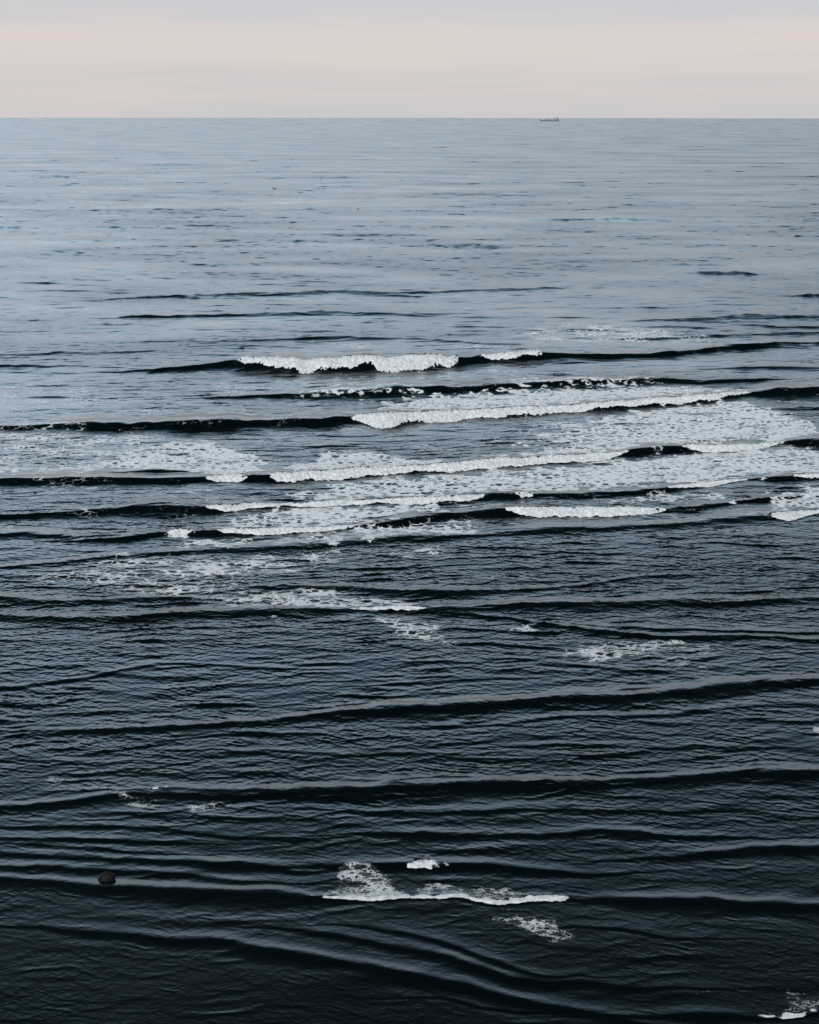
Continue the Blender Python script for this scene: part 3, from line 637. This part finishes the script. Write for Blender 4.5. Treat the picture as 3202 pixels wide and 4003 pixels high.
# ------------------------------------------------------------------ the ship (bow toward -X)
steel = plain('hull_paint', (.20, .22, .245), .55, .15, .08)
white = plain('white_paint', (.62, .60, .60), .5, .08, .2)
grey = plain('deck_grey', (.30, .34, .38), .6, .15, .2)
dark = plain('funnel_paint', (.09, .12, .15), .5, .1, .3)
glass = plain('dark_glass', (.03, .04, .05), .15, .1, .3)
SX = (2060 + 835/1725*180)/K; SY = (420 + 513/862*90)/K
ps = at(SX, SY)
ship = thing('cargo_ship', 'distant grey-hulled cargo ship with white stern bridge, sailing left just below the horizon', 'ship', (ps.x, ps.y, ps.z + .6))
ship.rotation_euler = (0, 0, math.radians(4))
LH, BW = 139.0, 22.0
bm = bmesh.new()
secs = []
for i in range(25):
    f = i/24.0; x = -LH/2 + f*LH
    hb = BW/2*min(1, (f/.16)**.6 if f > 0 else 0)*(1 if f < .92 else 1-.18*((f-.92)/.08)**2)
    hb = max(hb, .15)
    top = 10.5 + (1.6*(1-f/.22) if f < .22 else 0) + (.4 if f > .84 else 0)
    rake = 6.0*max(0, 1-f/.12)
    ring = []
    for zf, wf_ in ((-5, .75), (0, .94), (4, 1.0), (top, 1.0)):
        rk = rake*(1 - max(0, zf)/top)
        ring.append((x + rk, hb*wf_, zf))
    secs.append([bm.verts.new((a_, -b_, c_)) for a_, b_, c_ in ring] + [bm.verts.new((a_, b_, c_)) for a_, b_, c_ in reversed(ring)])
for s0, s1 in zip(secs[:-1], secs[1:]):
    for j in range(7): bm.faces.new((s0[j], s1[j], s1[j+1], s0[j+1]))
    bm.faces.new((s0[7], s1[7], s1[0], s0[0]))
bm.faces.new(secs[0]); bm.faces.new(list(reversed(secs[-1])))
hull = obj('hull', bm, steel, ship)
bm = bmesh.new(); box(bm, -51, -31, -8, 8, 10.6, 15.6, .4); box(bm, -50, -40, -6, 6, 15.62, 16.6, .2); obj('forward_deckhouse', bm, white, ship)
bm = bmesh.new(); cyl(bm, (-49, 0, 16.5), (-49, 0, 22.5), .7, .3); cyl(bm, (-49, -2.5, 20), (-49, 2.5, 20), .2); obj('foremast', bm, white, ship)
bm = bmesh.new()
for k_ in range(5): box(bm, -22 + k_*11.5, -13.5 + k_*11.5, -8, 8, 10.4, 12.2, .2)
obj('hatch_covers', bm, grey, ship)
bm = bmesh.new()
for yy in (-3, 0, 3): cyl(bm, (-28, yy, 13), (36, yy, 13), .45)
for xx in range(-26, 37, 8): box(bm, xx-.25, xx+.25, -4, 4, 10.4, 13.2)
obj('deck_piping', bm, grey, ship)
for xx in (-9.5, 2.5):
    bm = bmesh.new(); cyl(bm, (xx, 0, 10), (xx, 0, 15.2), 1.0, .8); cyl(bm, (xx, 0, 14.8), (xx+9, 0, 15.4), .5, .3); box(bm, xx-1.2, xx+1.2, -1.2, 1.2, 14.4, 16, .2)
    obj('deck_crane', bm, white, ship)
for zz, (x0, x1) in ((10.9, (38.5, 55)), (14.2, (38.8, 54)), (17.4, (39, 53)), (20.6, (39.2, 51))):
    bm = bmesh.new(); box(bm, x0, x1, -9.5, 9.5, zz, zz+3.18, .15); dk = obj('bridge_deck', bm, white, ship)
    bm = bmesh.new()
    box(bm, x0-.06, x1-1.5, -9.56, 9.56, zz+1.3, zz+2.2)
    obj('window_band', bm, glass, dk)
bm = bmesh.new(); box(bm, 39.5, 42.5, -13, 13, 23.8, 24.9, .1); cyl(bm, (44, 0, 23.8), (44, 0, 29), .4, .2); cyl(bm, (44, -2, 27.4), (44, 2, 27.4), .2); obj('radar_mast', bm, white, ship)
bm = bmesh.new(); box(bm, 56, 62.5, -3.5, 3.5, 10.9, 26.8, .9); obj('funnel', bm, dark, ship)
bm = bmesh.new(); box(bm, 57, 61.5, -2.4, 2.4, 26.82, 28.4, .4); obj('funnel_cap', bm, white, ship)
# white water pushed up by the bow
rs = random.Random(4)
bm = bmesh.new()
for k_ in range(26):
    r_ = rs.uniform(.5, 1.3)
    g = bmesh.ops.create_icosphere(bm, subdivisions=2, radius=r_, matrix=Matrix.Translation((-LH/2 + 4 + rs.uniform(-8, 3.5), rs.uniform(-7, 7), rs.uniform(.3, 1.4))) @ Matrix.Diagonal((1.6, 1.2, .8, 1)))
wfo = plain('spray_white', (.78, .8, .8), .8, .06, 1.0)
o = obj('bow_wave', bm, wfo, ship, True)

# ------------------------------------------------------------------ boulder awash in the shallows
rockm, t, b = mat('wet_brown_rock')
tcn = N(t, 'ShaderNodeTexCoord')
n_ = N(t, 'ShaderNodeTexNoise', inp={'Scale': 7.0, 'Detail': 8.0, 'Roughness': .68}); t.links.new(tcn.outputs['Object'], n_.inputs['Vector'])
r_ = N(t, 'ShaderNodeValToRGB'); t.links.new(n_.outputs[0], r_.inputs[0]); t.links.new(r_.outputs[0], b.inputs['Base Color'])
r_.color_ramp.elements[0].position = .36; r_.color_ramp.elements[0].color = (.0015, .0014, .001, 1)
r_.color_ramp.elements[1].position = .72; r_.color_ramp.elements[1].color = (.007, .005, .0035, 1)
b.inputs['Roughness'].default_value = .55; b.inputs['Specular IOR Level'].default_value = .2
bq = N(t, 'ShaderNodeBump', inp={'Strength': .8, 'Distance': .08}); t.links.new(n_.outputs[0], bq.inputs['Height']); t.links.new(bq.outputs[0], b.inputs['Normal'])
pr = at((300 + 690/1725*300)/K, (3300 + 740/1265*220)/K, .2)
bm = bmesh.new(); bmesh.ops.create_icosphere(bm, subdivisions=5, radius=1)
from mathutils import noise as mn
for v in bm.verts:
    d = v.co.normalized()
    f = 1 + .20*mn.noise(d*1.5 + Vector((3, 1, 7))) + .10*mn.noise(d*3.7) + .10*mn.noise(d*7) + .02*mn.noise(d*21)
    if d.z > .45: f *= 1 - .22*(d.z-.45)
    v.co = Vector((d.x*.66*f + (.05 if d.x > 0 else 0)*max(d.z, 0)*3, d.y*.55*f, d.z*.66*f))
rock = obj('boulder', bm, rockm, None, True)
rock.location = (pr.x, pr.y, -.02)
rock['label'] = 'dark brown wet boulder poking out of the near water at lower left'; rock['category'] = 'rock'

# ------------------------------------------------------------------ seabirds
bdark = plain('dark_feathers', (.018, .022, .028), .7, .2, 6)
bwhite = plain('white_feathers', (.75, .75, .75), .7, .05, 6)
bill = plain('bill', (.25, .16, .05), .5, .1, 6)
def body_bm(lng, rad, neck=0.0):
    bm = bmesh.new()
    prof = [(-.5, .0, .03), (-.42, .01, .28), (-.25, 0, .75), (0, 0, 1), (.2, .02, .85), (.33, .06+neck*.4, .48), (.42, .12+neck, .50), (.5, .12+neck, .36), (.56, .11+neck, .05)]
    rings = []
    for x, z, r in prof:
        rings.append([bm.verts.new((math.cos(a_)*rad*r, x*lng, z*lng + math.sin(a_)*rad*r*.9)) for a_ in [i_*math.pi/6 for i_ in range(12)]])
    for s0, s1 in zip(rings[:-1], rings[1:]):
        for j in range(12): bm.faces.new((s0[j], s0[(j+1) % 12], s1[(j+1) % 12], s1[j]))
    bm.faces.new(rings[0]); bm.faces.new(rings[-1])
    return bm
def wing_bm(sgn, span, chord, lift, tip):
    bm = bmesh.new(); top, bot = [], []
    for i_ in range(9):
        f = i_/8.0
        x = sgn*(.04 + span*f*math.cos(lift*(1 if f < .5 else .8)))
        z = span*f*math.sin(lift) if f < .5 else span*.5*math.sin(lift) + span*(f-.5)*math.sin(lift+tip)
        c = chord*(1 - .75*f**2.2); back = .35*chord*f*f
        th_ = .018*(1-.7*f)
        top.append([bm.verts.new((x, c*.45-back, z+th_*.4)), bm.verts.new((x, c*.15-back, z+th_)), bm.verts.new((x, -c*.55-back, z+th_*.3))])
        bot.append([bm.verts.new((x, c*.45-back, z-th_*.4)), bm.verts.new((x, c*.15-back, z-th_)), bm.verts.new((x, -c*.55-back, z-th_*.3))])
    for i_ in range(8):
        for q_ in (0, 1):
            bm.faces.new((top[i_][q_], top[i_+1][q_], top[i_+1][q_+1], top[i_][q_+1]))
            bm.faces.new((bot[i_][q_], bot[i_][q_+1], bot[i_+1][q_+1], bot[i_+1][q_]))
        bm.faces.new((top[i_][0], bot[i_][0], bot[i_+1][0], top[i_+1][0]))
        bm.faces.new((top[i_][2], top[i_+1][2], bot[i_+1][2], bot[i_][2]))
    for e_ in (0, 8): bm.faces.new((top[e_][0], top[e_][1], top[e_][2], bot[e_][2], bot[e_][1], bot[e_][0]))
    return bm
def tail_bm(lng):
    bm = bmesh.new()
    P_ = [(-.03, -.42*lng, 0), (.03, -.42*lng, 0), (.08, -.72*lng, 0), (-.08, -.72*lng, 0)]
    up = [bm.verts.new((x, y, .012)) for x, y, z in P_]; dn2 = [bm.verts.new((x, y, -.008)) for x, y, z in P_]
    bm.faces.new(up); bm.faces.new(dn2[::-1])
    for i_ in range(4): bm.faces.new((up[i_], up[(i_+1) % 4], dn2[(i_+1) % 4], dn2[i_]))
    return bm
def bird(label, cat, px, py, dist, flying, mb, mw_, heading, span=.5, lift=.75, s=1.0, group=None):
    if flying:
        p = at(px/K, py/K); k_ = dist/p.length if False else dist/math.hypot(p.x, p.y)
        loc = Vector((p.x*k_, p.y*k_, H + (p.z-H)*k_))
    else:
        p = at(px/K, py/K, .1); loc = Vector((p.x, p.y, sea_z(p.x, p.y) + .05*s))
    r = thing('seabird', label, cat, loc, group, (0, 0, heading)); r.scale = (s, s, s)
    obj('body', body_bm(.55, .11, 0 if flying else .12), mb, r, True)
    bm = bmesh.new(); cyl(bm, (0, .30, .07 if flying else .135), (0, .39, .055 if flying else .125), .018, .004, 8)
    obj('bill', bm, bill, r)
    obj('tail', tail_bm(.55), mb, r)
    if flying:
        obj('wing', wing_bm(1, span, .27, lift, -.25), mw_, r); obj('wing', wing_bm(-1, span, .27, lift, -.25), mw_, r)
    else:
        for sg in (-1, 1):
            bm = bmesh.new(); bmesh.ops.create_uvsphere(bm, u_segments=10, v_segments=6, radius=1, matrix=Matrix.Translation((sg*.08, -.06, .035)) @ Matrix.Diagonal((.04, .24, .07, 1)))
            obj('folded_wing', bm, mw_, r, True)
    return r
bird('dark seabird in flight with both wings raised in a V, below the far swell', 'bird', 1073, 740, 300, True, bdark, bdark, 2.6, .60, .85, 1.2)
bird('small dark seabird sitting on the pale water, leftmost of the two mid-distance swimmers', 'bird', 1399.5, 817, 0, False, bdark, bdark, 1.9, s=2.3)
bird('tiny upright dark seabird on the water, between the round dark bird and the white-winged bird', 'bird', 1430, 816, 0, False, bdark, bdark, .4, s=1.6)
bird('white-winged seabird with dark back flying low over the water', 'bird', 1627.5, 825, 300, True, bdark, bwhite, 3.0, .6, -.3, 1.3)
bird('tiny dark seabird floating farthest out, nearest the horizon', 'bird', 1257, 703.5, 0, False, bdark, bdark, 1.4, s=2.2)
print('done')
